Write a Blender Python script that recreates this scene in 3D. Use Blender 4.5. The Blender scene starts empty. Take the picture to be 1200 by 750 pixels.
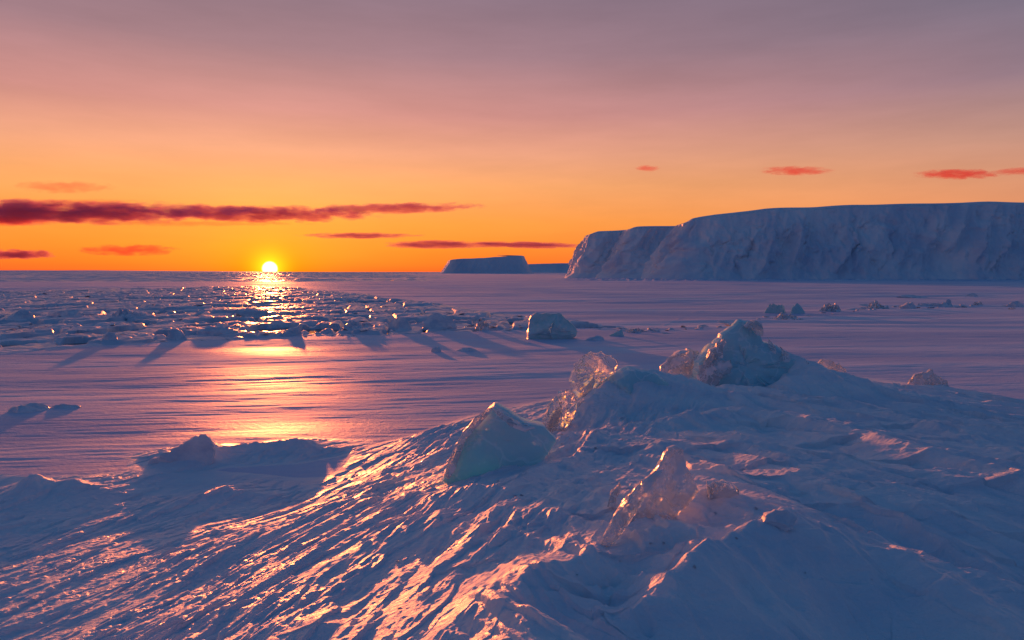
import bpy, bmesh, math, random
import numpy as np
from mathutils import Vector

rng = np.random.default_rng(7)
random.seed(7)
scene = bpy.context.scene
COL = scene.collection
R = math.radians

# ------------------------------------------------------------------ camera geometry
F = 800.0            # focal length in pixels of the 1200 px wide photograph
CAMZ = 3.0
HORIZON = 318.5
PITCH = math.atan((375 - HORIZON) / F)
CP, SP = math.cos(PITCH), math.sin(PITCH)

def at(px, py, Y):
    """world point seen at (px, py) at distance Y in front of the camera"""
    x, u = (px - 600) / F, (375 - py) / F
    dy, dz = CP + u * SP, -SP + u * CP
    t = Y / dy
    return (x * t, Y, CAMZ + dz * t)

def onflat(px, py, z=0.0):
    x, u = (px - 600) / F, (375 - py) / F
    dy, dz = CP + u * SP, -SP + u * CP
    t = (z - CAMZ) / dz
    return (x * t, dy * t)

def lin(*c):
    out = []
    for v in c:
        v = v / 255.0
        out.append(v / 12.92 if v <= 0.04045 else ((v + 0.055) / 1.055) ** 2.4)
    return tuple(out)

# ------------------------------------------------------------------ numpy noise
_perm = np.random.default_rng(3).permutation(4096).astype(np.int64)
_ang = np.random.default_rng(4).uniform(0, 2 * np.pi, 4096)
_gx, _gy = np.cos(_ang).astype(np.float32), np.sin(_ang).astype(np.float32)

def _hash(i, j, s):
    return _perm[(_perm[(i + s * 131) & 4095] + j) & 4095]

def perlin(x, y, s=0):
    x = np.asarray(x, np.float64); y = np.asarray(y, np.float64)
    xi = np.floor(x).astype(np.int64); yi = np.floor(y).astype(np.int64)
    fx = (x - xi).astype(np.float32); fy = (y - yi).astype(np.float32)
    u = fx * fx * fx * (fx * (fx * 6 - 15) + 10); v = fy * fy * fy * (fy * (fy * 6 - 15) + 10)
    h00, h10 = _hash(xi, yi, s), _hash(xi + 1, yi, s)
    h01, h11 = _hash(xi, yi + 1, s), _hash(xi + 1, yi + 1, s)
    a = _gx[h00] * fx + _gy[h00] * fy
    b = _gx[h10] * (fx - 1) + _gy[h10] * fy
    c = _gx[h01] * fx + _gy[h01] * (fy - 1)
    d = _gx[h11] * (fx - 1) + _gy[h11] * (fy - 1)
    return ((a + u * (b - a)) + v * ((c + u * (d - c)) - (a + u * (b - a)))) * 1.4

def fbm(x, y, s=0, o=4, g=0.5):
    t = 0; a = 1.0
    for k in range(o):
        t = t + a * perlin(x * 2 ** k, y * 2 ** k, s + k * 7); a *= g
    return t

def ridged(x, y, s=0):
    return 1 - np.clip(np.abs(perlin(x, y, s)) * 2.0, 0, 1)

def worley(x, y, s=0):
    """distance to nearest and second nearest cell point, and the cell's random number"""
    xi = np.floor(x).astype(np.int64); yi = np.floor(y).astype(np.int64)
    f1 = np.full(x.shape, 9.0); f2 = np.full(x.shape, 9.0); cid = np.zeros(x.shape)
    for dx in (-1, 0, 1):
        for dy in (-1, 0, 1):
            h = _hash(xi + dx, yi + dy, s)
            qx = xi + dx + (h % 61) / 61.0; qy = yi + dy + (h % 67) / 67.0
            d = np.hypot(x - qx, y - qy)
            near = d < f1
            f2 = np.where(near, f1, np.minimum(f2, d))
            cid = np.where(near, (h % 997) / 997.0, cid)
            f1 = np.where(near, d, f1)
    return f1, f2, cid

def sstep(a, b, x):
    t = np.clip((x - a) / (b - a), 0, 1)
    return t * t * (3 - 2 * t)

# ------------------------------------------------------------------ object helpers
def tag(o, label=None, cat=None, group=None, kind=None):
    if label: o['label'] = label
    if cat: o['category'] = cat
    if group: o['group'] = group
    if kind: o['kind'] = kind
    return o

def mesh_obj(name, verts, faces, mat, parent=None, smooth=True, sharp=None):
    me = bpy.data.meshes.new(name)
    me.from_pydata([tuple(map(float, v)) for v in verts], [], [tuple(int(i) for i in f) for f in faces])
    me.update()
    if smooth:
        me.polygons.foreach_set('use_smooth', [True] * len(me.polygons))
        if sharp is not None:
            me.set_sharp_from_angle(angle=R(sharp))
    me.materials.append(mat)
    o = bpy.data.objects.new(name, me)
    COL.objects.link(o)
    if parent: o.parent = parent
    return o

def quad_mesh(name, V, quads, mat):
    """fast path for big grids: V (n,3) float, quads (m,4) int"""
    me = bpy.data.meshes.new(name)
    used = np.unique(quads)
    remap = np.zeros(len(V), np.int64); remap[used] = np.arange(len(used))
    V = V[used]; quads = remap[quads]
    me.vertices.add(len(V)); me.vertices.foreach_set('co', V.astype(np.float32).ravel())
    me.loops.add(quads.size); me.loops.foreach_set('vertex_index', quads.astype(np.int32).ravel())
    me.polygons.add(len(quads))
    me.polygons.foreach_set('loop_start', np.arange(0, quads.size, 4, dtype=np.int32))
    me.polygons.foreach_set('use_smooth', np.ones(len(quads), bool))
    me.update(calc_edges=True)
    me.materials.append(mat)
    o = bpy.data.objects.new(name, me); COL.objects.link(o)
    return o

# ------------------------------------------------------------------ materials
def new_mat(name):
    m = bpy.data.materials.new(name); m.use_nodes = True
    nt = m.node_tree
    return m, nt, nt.nodes['Principled BSDF']

def N(nt, typ, **kw):
    n = nt.nodes.new(typ)
    for k, v in kw.items():
        if k.startswith('_'): setattr(n, k[1:], v)
        else: n.inputs[k.replace('_', ' ')].default_value = v
    return n

def math_node(nt, op, a, b=None, clamp=False):
    n = nt.nodes.new('ShaderNodeMath'); n.operation = op; n.use_clamp = clamp
    for i, v in enumerate((a, b)):
        if v is None: continue
        if isinstance(v, (int, float)): n.inputs[i].default_value = v
        else: nt.links.new(v, n.inputs[i])
    return n.outputs[0]

def maprange(nt, src, a, b, c, d, smooth=False):
    n = nt.nodes.new('ShaderNodeMapRange'); n.clamp = True
    if smooth: n.interpolation_type = 'SMOOTHSTEP'
    nt.links.new(src, n.inputs[0])
    for i, v in zip((1, 2, 3, 4), (a, b, c, d)): n.inputs[i].default_value = v
    return n.outputs[0]

def mapped(nt, scale, rot=0.0):
    tc = nt.nodes.new('ShaderNodeTexCoord')
    mp = nt.nodes.new('ShaderNodeMapping'); mp.inputs['Scale'].default_value = scale
    mp.inputs['Rotation'].default_value = (0, 0, rot)
    nt.links.new(tc.outputs['Object'], mp.inputs['Vector'])
    return mp.outputs[0]

def noise(nt, vec, scale, detail=4, rough=0.55):
    n = nt.nodes.new('ShaderNodeTexNoise')
    n.inputs['Scale'].default_value = scale; n.inputs['Detail'].default_value = detail
    n.inputs['Roughness'].default_value = rough
    nt.links.new(vec, n.inputs['Vector'])
    return n.outputs[0]

def mixcol(nt, fac, a, b):
    n = nt.nodes.new('ShaderNodeMix'); n.data_type = 'RGBA'
    nt.links.new(fac, n.inputs[0])
    for i, v in ((6, a), (7, b)):
        if isinstance(v, tuple): n.inputs[i].default_value = (*v, 1)
        else: nt.links.new(v, n.inputs[i])
    return n.outputs[2]

def bump(nt, b, height, strength, dist, prev=None):
    n = nt.nodes.new('ShaderNodeBump'); n.inputs['Strength'].default_value = strength
    n.inputs['Distance'].default_value = dist
    nt.links.new(height, n.inputs['Height'])
    if prev is not None: nt.links.new(prev, n.inputs['Normal'])
    if b is not None: nt.links.new(n.outputs[0], b.inputs['Normal'])
    return n.outputs[0]

STREAK = math.atan2(0.88, 0.48)      # wind direction of the near sastrugi

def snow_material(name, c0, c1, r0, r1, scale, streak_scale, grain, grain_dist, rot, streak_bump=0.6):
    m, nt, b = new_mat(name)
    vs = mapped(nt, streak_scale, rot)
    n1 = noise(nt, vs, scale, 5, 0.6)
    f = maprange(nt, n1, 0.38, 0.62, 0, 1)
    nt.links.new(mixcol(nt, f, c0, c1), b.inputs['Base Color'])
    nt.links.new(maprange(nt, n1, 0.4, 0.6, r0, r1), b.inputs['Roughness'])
    b.inputs['IOR'].default_value = 1.31
    vo = mapped(nt, (1, 1, 1))
    g = noise(nt, vo, grain, 6, 0.65)
    g2 = noise(nt, vs, grain * 0.35, 5, 0.6)
    p = bump(nt, None, g2, streak_bump, grain_dist * 2)
    bump(nt, b, g, 0.5, grain_dist, p)
    return m

M_RIDGE = snow_material('wind_packed_snow', (0.72, 0.79, 0.88), (0.86, 0.89, 0.92), 0.31, 0.62,
                        1.2, (0.4, 2.2, 1), 26, 0.02, -STREAK)
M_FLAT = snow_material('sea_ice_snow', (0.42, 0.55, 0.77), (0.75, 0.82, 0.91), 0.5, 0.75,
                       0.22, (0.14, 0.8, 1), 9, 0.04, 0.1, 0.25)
M_PACK = snow_material('pack_snow', (0.50, 0.57, 0.70), (0.74, 0.78, 0.86), 0.3, 0.55,
                       0.5, (0.6, 1.0, 1), 4, 0.05, 0.0)
M_CLIFF = snow_material('glacier_snow', (0.60, 0.68, 0.80), (0.86, 0.87, 0.90), 0.5, 0.7,
                        0.06, (1, 1, 0.25), 0.7, 0.5, 0.0)
M_CHUNK = snow_material('chunk_snow', (0.52, 0.62, 0.74), (0.78, 0.82, 0.88), 0.3, 0.5,
                        2.0, (1, 1, 1.6), 9, 0.03, 0.0)
M_FAR = snow_material('far_ice_snow', (0.62, 0.68, 0.78), (0.84, 0.86, 0.9), 0.6, 0.7,
                      0.01, (1, 1, 0.3), 0.2, 1.0, 0.0)

def ice_material(name, col, trans, rough, bscale, bdist, sss=0.0, frost=None, lying=0.9):
    m, nt, b = new_mat(name)
    v = mapped(nt, (1, 1, 1))
    b.inputs['Base Color'].default_value = (*col, 1)
    b.inputs['Transmission Weight'].default_value = trans
    b.inputs['IOR'].default_value = 1.31
    b.inputs['Roughness'].default_value = rough
    if sss:
        b.inputs['Subsurface Weight'].default_value = sss
        b.inputs['Subsurface Radius'].default_value = (0.15, 0.45, 0.5)
        b.inputs['Subsurface Scale'].default_value = 0.4
    n1 = noise(nt, v, bscale, 4, 0.55)
    vor = nt.nodes.new('ShaderNodeTexVoronoi'); vor.inputs['Scale'].default_value = bscale * 0.8
    vor.feature = 'F1'
    nt.links.new(v, vor.inputs['Vector'])
    p = bump(nt, None, vor.outputs['Distance'], 0.7, bdist * 1.6)
    bump(nt, b, n1, 0.7, bdist, p)
    ve = nt.nodes.new('ShaderNodeTexVoronoi'); ve.feature = 'DISTANCE_TO_EDGE'; ve.inputs['Scale'].default_value = bscale * 0.32
    wv_ = nt.nodes.new('ShaderNodeVectorMath'); wv_.operation = 'MULTIPLY_ADD'
    nz_ = nt.nodes.new('ShaderNodeTexNoise'); nz_.inputs['Scale'].default_value = bscale * .5; nz_.inputs['Detail'].default_value = 3
    nt.links.new(v, nz_.inputs['Vector']); nt.links.new(nz_.outputs[1], wv_.inputs[0]); wv_.inputs[1].default_value = (.35, .35, .35); nt.links.new(v, wv_.inputs[2])
    nt.links.new(wv_.outputs[0], ve.inputs['Vector'])
    crack = maprange(nt, ve.outputs['Distance'], 0.0, 0.05, 1, 0)
    if frost:
        # frosted snow film lying in patches over the ice
        lo, hi, fc = frost
        n2 = noise(nt, v, 5.0, 5, 0.6)
        geo = nt.nodes.new('ShaderNodeNewGeometry'); sp = nt.nodes.new('ShaderNodeSeparateXYZ')
        nt.links.new(geo.outputs['Normal'], sp.inputs[0])
        f = maprange(nt, n2, lo, hi, 0, 1)
        up = math_node(nt, 'MULTIPLY', maprange(nt, math_node(nt, 'ADD', sp.outputs[2], math_node(nt, 'MULTIPLY', math_node(nt, 'SUBTRACT', n2, .5), 1.6)), 0.62, 0.9, 0, 1), lying)
        f = math_node(nt, 'MAXIMUM', math_node(nt, 'MAXIMUM', f, math_node(nt, 'MULTIPLY', crack, .55)), up)
        nt.links.new(mixcol(nt, f, col, fc), b.inputs['Base Color'])
        nt.links.new(maprange(nt, f, 0, 1, trans, 0.0), b.inputs['Transmission Weight'])
        nt.links.new(maprange(nt, f, 0, 1, rough, 0.55), b.inputs['Roughness'])
    return m

M_CLEAR = ice_material('clear_ice', (0.86, 0.95, 0.98), 0.92, 0.07, 7, 0.016, 0, (0.60, 0.78, (0.78, 0.84, 0.9)), 0.25)
M_BLADE = ice_material('clear_blade_ice', (0.84, 0.93, 0.97), 0.7, 0.09, 9, 0.02, 0, (0.44, 0.62, (0.75, 0.8, 0.86)))
M_TURQ = ice_material('turquoise_ice', (0.45, 0.79, 0.88), 0.10, 0.16, 6, 0.012, 0.5, (0.55, 0.8, (0.70, 0.83, 0.89)), 0.5)
M_TURQ_FAR = ice_material('far_turquoise_ice', (0.44, 0.76, 0.80), 0.1, 0.35, 2, 0.03, 0, (0.5, 0.75, (0.66, 0.80, 0.84)))
M_RIME = ice_material('rimed_ice', (0.72, 0.82, 0.88), 0.45, 0.18, 10, 0.03, 0, (0.48, 0.6, (0.8, 0.83, 0.88)))

m, nt, b = new_mat('lead_water')
b.inputs['Base Color'].default_value = (0.008, 0.014, 0.022, 1)
b.inputs['Roughness'].default_value = 0.05
b.inputs['IOR'].default_value = 1.333
bump(nt, b, noise(nt, mapped(nt, (1, 1, 1)), 1.5, 3), 0.25, 0.02)
M_WATER = m

# ------------------------------------------------------------------ the ground: one sheet, split by what it is
def crest(points):
    out = []
    for (px, py, Y, wn, wf) in points:
        x, y, z = at(px, py, Y)
        out.append((x, y, z, wn, wf))
    return out

# macro control points of the wind-packed ridge (px, py, distance)
CTRLZ = [(875,466,.7),(1040,466,.34),(1200,484,.16),(1350,500,.1),(960,470,.62),
        (530,499,.45),(430,548,.22),(330,592,.1),(640,487,.6),(590,490,.53),
        (1000,505,.6),(1200,600,.66),(1200,705,.6),(1350,700,.6),(1400,600,.55),(1200,540,.6),(1000,560,.78),(1060,640,.72),
        (915,625,.95),(900,750,.78),(780,715,.98),(740,748,.98),(1050,750,.68),(1200,760,.68),(950,900,.9),(600,900,1.2),(1300,900,.7),
        (700,560,1.0),(780,510,.82),(830,480,.76),(900,494,.7),(690,505,.6),(600,650,1.12),(600,750,1.2),(680,650,1.14),(850,560,.9),(900,540,.86),
        (400,650,.78),(400,750,.84),(500,600,.88),(500,700,1.0),(200,700,.40),(200,630,.16),(300,650,.52),(0,750,.24),(100,660,.14),(100,740,.34),
        (300,900,.8),(0,900,.5),(-200,750,.1),(560,540,.66),(470,560,.5),(620,530,.82)]
CTRL = []
for (px, py, z) in CTRLZ:
    x_, y_ = onflat(px, py, z); CTRL.append((px, py, y_))
CP3 = [at(*c) for c in CTRL]
# where the drift meets the flat ice
for (px, py) in [(0,655),(100,625),(180,612),(260,598),(300,580),(380,548),(470,510),(560,478),(640,462),(0,590),(150,575),(250,560),(-200,650),(-200,560),
                 (400,520),(300,540),(760,432),(900,420),(1000,422),(1100,432),(1200,443),(1400,452),(500,470),(700,440),(-200,500),(100,500),(300,490)]:
    x, y = onflat(px, py); CP3.append((x, y, 0.0))
for (x, y) in [(-10,22),(0,24),(8,24),(16,24),(24,24),(-18,16),(-16,8),(-14,2),(24,16),(-9,4),(20,8)]:
    CP3.append((x, y, 0.0))
CP3 += [(-2.2,1.0,0.7),(0,0.8,1.05),(2.0,1.0,0.85),(5,1.5,0.55),(9,3.5,0.35),(10,8,0.3)]
CP3 = np.array(CP3, float)

def _tps(r2):
    return 0.5 * r2 * np.log(np.maximum(r2, 1e-9))

def rbf_fit(P):
    n = len(P)
    d2 = (P[:, None, 0] - P[None, :, 0]) ** 2 + (P[:, None, 1] - P[None, :, 1]) ** 2
    A = np.zeros((n + 3, n + 3)); A[:n, :n] = _tps(d2) + np.eye(n) * 0.02
    A[:n, n] = 1; A[:n, n + 1:] = P[:, :2]; A[n, :n] = 1; A[n + 1:, :n] = P[:, :2].T
    return np.linalg.solve(A, np.concatenate([P[:, 2], np.zeros(3)]))
_W = rbf_fit(CP3)

def macro(X, Y):
    gx = np.arange(-41, 41.2, 0.15); gy = np.arange(-7, 27.2, 0.15)
    if len(X) > 5000:
        GX_, GY_ = np.meshgrid(gx, gy)
        G = macro_exact(GX_.ravel(), GY_.ravel()).reshape(GX_.shape)
        fx = (X - gx[0]) / 0.15; fy = (Y - gy[0]) / 0.15
        i = np.clip(fx.astype(int), 0, len(gx) - 2); j = np.clip(fy.astype(int), 0, len(gy) - 2)
        a, b = fx - i, fy - j
        return (G[j, i] * (1 - a) + G[j, i + 1] * a) * (1 - b) + (G[j + 1, i] * (1 - a) + G[j + 1, i + 1] * a) * b
    return macro_exact(X, Y)

def macro_exact(X, Y):
    out = np.full(X.shape, _W[-3]) + _W[-2] * X + _W[-1] * Y
    for (x, y, _), w in zip(CP3, _W):
        out += w * _tps((X - x) ** 2 + (Y - y) ** 2)
    return out

# sharp crests of drifts (px, py, distance, near width, far width)
CRESTS = [
    [(676,507,10.6,.35,.4),(700,456,11.3,.5,.5),(735,430,11.8,.7,.5),(790,441,12.0,.8,.5),(850,459,12.2,.8,.5),(960,482,12.2,.7,.6),(1040,500,12.0,.6,.6)],
    [(842,459,12.8,.4,.3),(885,462,12.7,.45,.35),(925,446,12.8,.5,.4),(965,443,13.0,.5,.5)],
    [(908,406,13.9,.3,.5),(925,416,13.8,.4,.6),(950,427,13.5,.55,.7),(985,442,13.3,.8,.8),(1060,463,13.0,.8,.8),(1140,483,12.6,.6,.8),(1240,506,12.2,.6,.8)],
    [(742,716,3.62,.12,.15),(775,690,3.80,.3,.15),(850,640,4.25,.5,.18),(915,601,4.66,.62,.3),(960,617,4.66,.6,.4),(1040,654,4.55,.6,.5),(1130,702,4.28,.6,.5),(1230,758,3.95,.5,.5)],
    [(705,648,4.55,.15,.25),(760,612,5.05,.35,.3),(805,588,5.25,.45,.3),(845,586,5.25,.45,.3),(880,596,5.1,.4,.3)],
    [(740,512,9.2,.2,.35),(775,494,9.5,.25,.4),(810,484,9.7,.3,.4),(845,482,9.9,.3,.4),(900,492,10.0,.3,.4),(965,506,10.0,.3,.4)],
    [(120,552,10.7,.3,.4),(170,540,10.7,.35,.45),(205,527,10.75,.36,.45),(232,513,10.8,.38,.4),(258,524,10.85,.34,.4),(300,519,11.0,.36,.4),(345,515,11.1,.34,.5),(375,521,11.2,.3,.5),(440,523,11.3,.3,.5),(500,526,11.2,.25,.5)],
    [(-60,578,9.0,.5,.4),(0,576,9.0,.35,.4),(38,558,9.1,.36,.35),(58,569,9.1,.3,.35),(84,561,9.15,.34,.35),(115,567,9.2,.4,.35),(165,573,9.3,.3,.35)],
    [(160,603,8.2,.3,.4),(210,585,8.6,.35,.4),(262,570,9.0,.3,.4),(330,575,9.0,.25,.4)],
    [(1120,455,17.0,.5,.5),(1200,456,17.2,.6,.6),(1300,462,17.0,.6,.6)],
    [(355,752,3.9,.12,.2),(385,722,4.05,.15,.2),(420,736,4.0,.15,.25),(470,747,3.9,.12,.3)],
]
CRESTS = [crest(c) for c in CRESTS]
DRIFTS = [
    ([(850,476),(930,492),(1010,512),(1090,540),(1200,573),(1320,600)], .20, .17, .8),
    ([(905,462),(990,478),(1080,500),(1200,534),(1320,560)], .17, .2, .9),
    ([(812,512),(870,520),(930,545),(1010,580),(1100,612),(1210,645)], .20, .16, .6),
    ([(860,552),(925,566),(985,596),(1060,625)], .14, .13, .45),
    ([(990,608),(1060,622),(1130,650),(1230,690)], .15, .14, .5),
    ([(640,525),(700,512),(760,520),(800,540)], .12, .14, .5),
    ([(960,660),(1020,690),(1080,735)], .09, .14, .4),
    ([(850,690),(880,720),(890,752)], .04, .15, .25),
    ([(610,640),(660,600),(720,570),(755,535)], .07, .12, .3),
    ([(512,566),(545,574),(590,570),(632,548),(662,520)], .10, .22, .12),
    ([(725,640),(765,634),(800,606),(840,596)], .05, .18, .1),
    ([(880,690),(960,668),(1010,690)], .05, .12, .3),
    ([(1020,540),(1100,566),(1180,610)], .12, .13, .45),
    ([(1040,700),(1120,728),(1180,760)], .09, .12, .4),
    ([(560,725),(620,680),(690,650),(720,600)], .08, .14, .3),
]
for pts, hh, wn, wf in DRIFTS:
    c = []
    for k, (px, py) in enumerate(pts):
        z = 0.7
        for _ in range(8):
            x_, y_ = onflat(px, py, z); z = 0.5 * z + 0.5 * (float(macro_exact(np.array([x_]), np.array([y_]))[0]) + hh)
        c.append((x_, y_, z - (hh if k in (0, len(pts) - 1) else 0), wn, wf))
    CRESTS.append(c)

def add_crests(X, Y, H):
    for c in CRESTS:
        best = np.zeros(X.shape); dn = np.full(X.shape, 99.0); am = np.zeros(X.shape); sd = np.zeros(X.shape)
        for (x0, y0, z0, n0, f0), (x1, y1, z1, n1, f1) in zip(c[:-1], c[1:]):
            dx, dy = x1 - x0, y1 - y0
            L2 = dx * dx + dy * dy
            wm = 3.2 * max(n0, n1, f0, f1)
            sel = np.flatnonzero((X > min(x0, x1) - wm) & (X < max(x0, x1) + wm) & (Y > min(y0, y1) - wm) & (Y < max(y0, y1) + wm))
            if not len(sel): continue
            X_, Y_, H_ = X[sel], Y[sel], H[sel]
            t = np.clip(((X_ - x0) * dx + (Y_ - y0) * dy) / L2, 0, 1)
            qx, qy = X_ - (x0 + t * dx), Y_ - (y0 + t * dy)
            d = np.hypot(qx, qy)
            z = z0 + t * (z1 - z0)
            w = np.where(qy < 0, n0 + t * (n1 - n0), f0 + t * (f1 - f0))
            pr = np.exp(-(d / w) ** 1.35 * 0.9)
            q_ = d / w; nb = q_ < dn[sel]; sb_ = sel[nb]
            dn[sb_] = q_[nb]; am[sb_] = np.clip(z - H_, 0, .45)[nb]; sd[sb_] = sstep(0.1, -0.4, qy / w)[nb]
            best[sel] = np.maximum(best[sel], pr * np.maximum(z - H_, 0))
        H = H + best - 0.34 * np.exp(-((dn - 1.9) / 0.8) ** 2) * am * sd * (Y < 14) * sstep(-1.9, -1.2, X)
    return H

# broken pack: bounds in the photograph, turned into distances on the flat ice
def Yof(py): return onflat(600, py)[1]
PX   = np.array([-600, 0, 60, 150, 300, 450, 560, 640, 700, 760, 900, 1800])
PLOW = np.array([ 416, 412, 408, 402, 398, 393, 389, 386, 387, 389, 352, 340])
PUP  = np.array([ 341, 341, 340, 338, 335, 348, 364, 372, 380, 386, 351, 340])
PLOWY, PUPY = np.array([Yof(v) for v in PLOW]), np.array([Yof(v) for v in PUP])
# leads of open water: centre, half width, half height in the photograph
LEADS = [(318,387,30,5.0),(265,378,38,2.6),(370,387,25,3.2),(240,385,16,2.2),(530,377,40,1.8),(600,377.5,18,1.6),(690,383,40,1.2),(470,379,25,1.6),
         (420,385,20,1.8),(12,404,22,2.6),(92,401.5,20,2.2),(150,387.5,15,1.8),(145,353.5,14,1.5),(35,387,22,1.6),(110,393,22,1.5),(160,380,22,1.5),
         (190,393,25,1.8),(300,372,45,1.8),(330,365,40,1.4),(280,359,50,1.2),(60,360,30,1.2),(20,372,22,1.4),(205,366,30,1.3),(350,353,60,1.0),(420,368,50,1.4),
         (440,354,45,.9),(480,351,35,.8),(100,371,25,1.2),(240,350,60,.9),(380,377,30,1.5)]
LEADW = []
for (px, py, hw, hh) in LEADS:
    x, y = onflat(px, py); y0 = onflat(px, py - hh)[1]; y1 = onflat(px, py + hh)[1]
    LEADW.append((x, y, hw / F * y, (y0 - y1) / 2))

def fields(X, Y):
    """height of the sheet, plus the masks of the ridge and of the broken pack"""
    rr = np.hypot(X, Y)
    Ys = np.maximum(Y, 1.0)
    px = 600 + F * X / Ys
    near = np.flatnonzero((Y < 26) & (np.abs(X) < 40) & (Y > -6))
    H = np.zeros(X.shape); RM = np.zeros(X.shape)
    # flat sea ice: long low drifts lying across the view
    w = perlin(X * 0.05, Y * 0.05, 61) * 3
    fade = 1 / (1 + (rr / 220.0) ** 2)
    A = perlin((X + 0.25 * Y) * 0.10, (Y - 0.12 * X + w) * 0.55, 11)
    B = perlin((X + 0.2 * Y) * 0.28, (Y - 0.16 * X + w * .6) * 1.7, 12)
    C = perlin((X - 0.1 * Y) * 0.9, (Y - 0.1 * X) * 5.0, 13)
    M1 = sstep(-0.35, 0.35, perlin(X * 0.03 + 5, Y * 0.07, 14)); A2 = perlin((X + 0.35 * Y) * 0.06, (Y - 0.2 * X + 1.6 * w) * 0.23, 15)
    H += (0.036 * A * (0.3 + M1) + 0.05 * A2) * np.clip(0.6 + 0.02 * Y, 0, 2.2) * fade + (0.013 * B * (1.2 - M1) + 0.005 * ridged((X + .2 * Y) * 0.5, (Y - .1 * X) * 3.1, 16)) * fade + 0.005 * C * (rr < 40)
    # broken pack
    lo = np.interp(px, PX, PLOWY); up = np.interp(px, PX, PUPY)
    wob = fbm(X * 0.12, Y * 0.06, 21, 3)
    yy = Y + wob * 0.06 * Y
    PM = sstep(0, 1, (yy - lo) / (0.03 * lo)) * sstep(0, 1, (up - yy) / (0.08 * up)) * (Y > 20) * (px < 880)
    pk_ = np.flatnonzero(PM > 0.001)
    if len(pk_):
        X_, Y_ = X[pk_], Y[pk_]
        f1, f2, cid = worley(X_ / 2.2 + 40, Y_ / 4.5, 5)
        g1, g2, gid = worley(X_ / 0.9 + 9, Y_ / 2.0, 6)
        edge = sstep(0.02, 0.16, f2 - f1); edge2 = sstep(0.02, 0.2, g2 - g1)
        ice = (-0.12 + edge * (0.14 + 0.16 * cid) + 0.10 * edge2 * gid * (cid > .35) + 0.05 * fbm(X_ * 1.2, Y_ * 1.2, 23, 3))
        ice = ice + 0.25 * sstep(60, 160, Y_) * (np.maximum(fbm(X_ * 0.25, Y_ * 0.05, 25, 3), 0))
        lead = np.zeros(X_.shape); wl = 0.55 * fbm(X_ * 1.1, Y_ * 0.35, 31, 3)
        for (x, y, a, bb) in LEADW:
            q = ((X_ - x) / a) ** 2 + ((Y_ - y) / bb) ** 2
            lead = np.maximum(lead, sstep(1.25, 0.75, q + wl))
        ice = ice * (1 - lead) - 0.45 * lead
        H[pk_] = H[pk_] * (1 - PM[pk_]) + ice * PM[pk_]
    # rough ice near the horizon
    HM = sstep(190, 240, Y + 25 * perlin(X * 0.02, Y * 0.01, 34)) * sstep(0, -80, px - 540 - 60 * perlin(X * 0.01, Y * 0.002, 33)) * sstep(5000, 2000, Y)
    HM = HM * sstep(-0.5, 0.0, perlin(X * 0.004, Y * 0.012, 36))
    H += HM * (0.5 + Y / 900.0) * np.maximum(fbm(X * 0.22, Y * 0.03, 35, 3), -0.15)
    # rubble at the foot of the cliff
    cm = sstep(640, 720, px) * sstep(225, 235, Y) * sstep(330, 300, Y)
    H += cm * 0.7 * np.maximum(fbm(X * 0.5, Y * 0.25, 37, 3), 0)
    # ridge
    if len(near):
        x, y = X[near], Y[near]
        h = macro(x, y)
        h = np.maximum(h, 0) * sstep(25.5, 19, y)
        rm = sstep(0.02, 0.12, h)
        base = h.copy()
        h = add_crests(x, y, h)
        lift = h - base
        h2 = h
        rm2 = np.clip(np.maximum(np.maximum(rm, sstep(0.0, 0.05, lift)), sstep(10.4, 9.2, y + 0.5 * perlin(x * .5, y * .5, 49)) * sstep(1.5, 3, y)), 0, 1)
        # fan of sastrugi: left of the spine they run up to the right, right of it down to the right
        spine = 0.2 + (y - 5.0) * 0.42
        side = sstep(-0.5, 0.9, x - spine + 0.5 * perlin(x * .4, y * .4, 40))
        wx = x + 0.2 * perlin(x * 0.4, y * 0.4, 41); wy = y + 0.2 * perlin(x * 0.4, y * 0.4, 42)
        u = 0.48 * wx + 0.88 * wy; v = 0.88 * wx - 0.48 * wy
        s0 = perlin(u * 0.22, v * 0.75, 43)
        s1 = ridged(u * 0.42, v * 1.7, 44) ** 1.6
        s2 = ridged(u * 0.95, v * 4.6, 45) ** 1.4
        s3 = ridged(u * 2.6, v * 12, 46)
        s4 = perlin(u * 8, v * 26, 47)
        gate = 0.45 + 0.9 * sstep(-0.3, 0.5, perlin(x * 0.7, y * 0.5, 48))
        left = 0.05 * s0 + (0.042 * s1 + 0.034 * s2 * gate + 0.014 * s3 * gate + 0.006 * s4 * gate) * (0.35 + 0.65 * sstep(0.02, 0.5, base)) - 0.06
        p = 0.62 * wx + 0.78 * -wy; q = 0.78 * wx + 0.62 * wy     # p along the lee drifts
        t0 = perlin(p * 0.25, q * 0.8, 53)
        t1 = ridged(p * 0.3, q * 1.3, 54)
        t2 = perlin(p * 1.1, q * 4.2, 55)
        t3 = perlin(p * 3.2, q * 12, 56)
        right = 0.13 * t0 + 0.11 * t1 ** 1.4 + 0.04 * t2 + 0.011 * t3 - 0.05
        # broken crust: little ledges with crisp edges
        L1 = perlin(u * 0.7, v * 2.6, 71) + 0.45 * perlin(u * 2.2, v * 7, 72) + 0.2 * perlin(u * 6, v * 15, 79)
        L2 = perlin(u * 1.6 + 7, v * 5.5, 73) + 0.4 * perlin(u * 5, v * 14, 74)
        left = left + 0.026 * sstep(-0.05, 0.05, L1) + 0.015 * sstep(-0.06, 0.06, L2) * gate - 0.02
        L3 = perlin(p * 0.5, q * 2.0, 75) + 0.4 * perlin(p * 1.6, q * 5, 76) + 0.2 * perlin(p * 5, q * 11, 77)
        right = right + 0.042 * sstep(-0.08, 0.06, L3) + 0.024 * ridged(p * 0.9, q * 4.5, 78) ** 2
        det = left * (1 - side) + right * side
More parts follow.
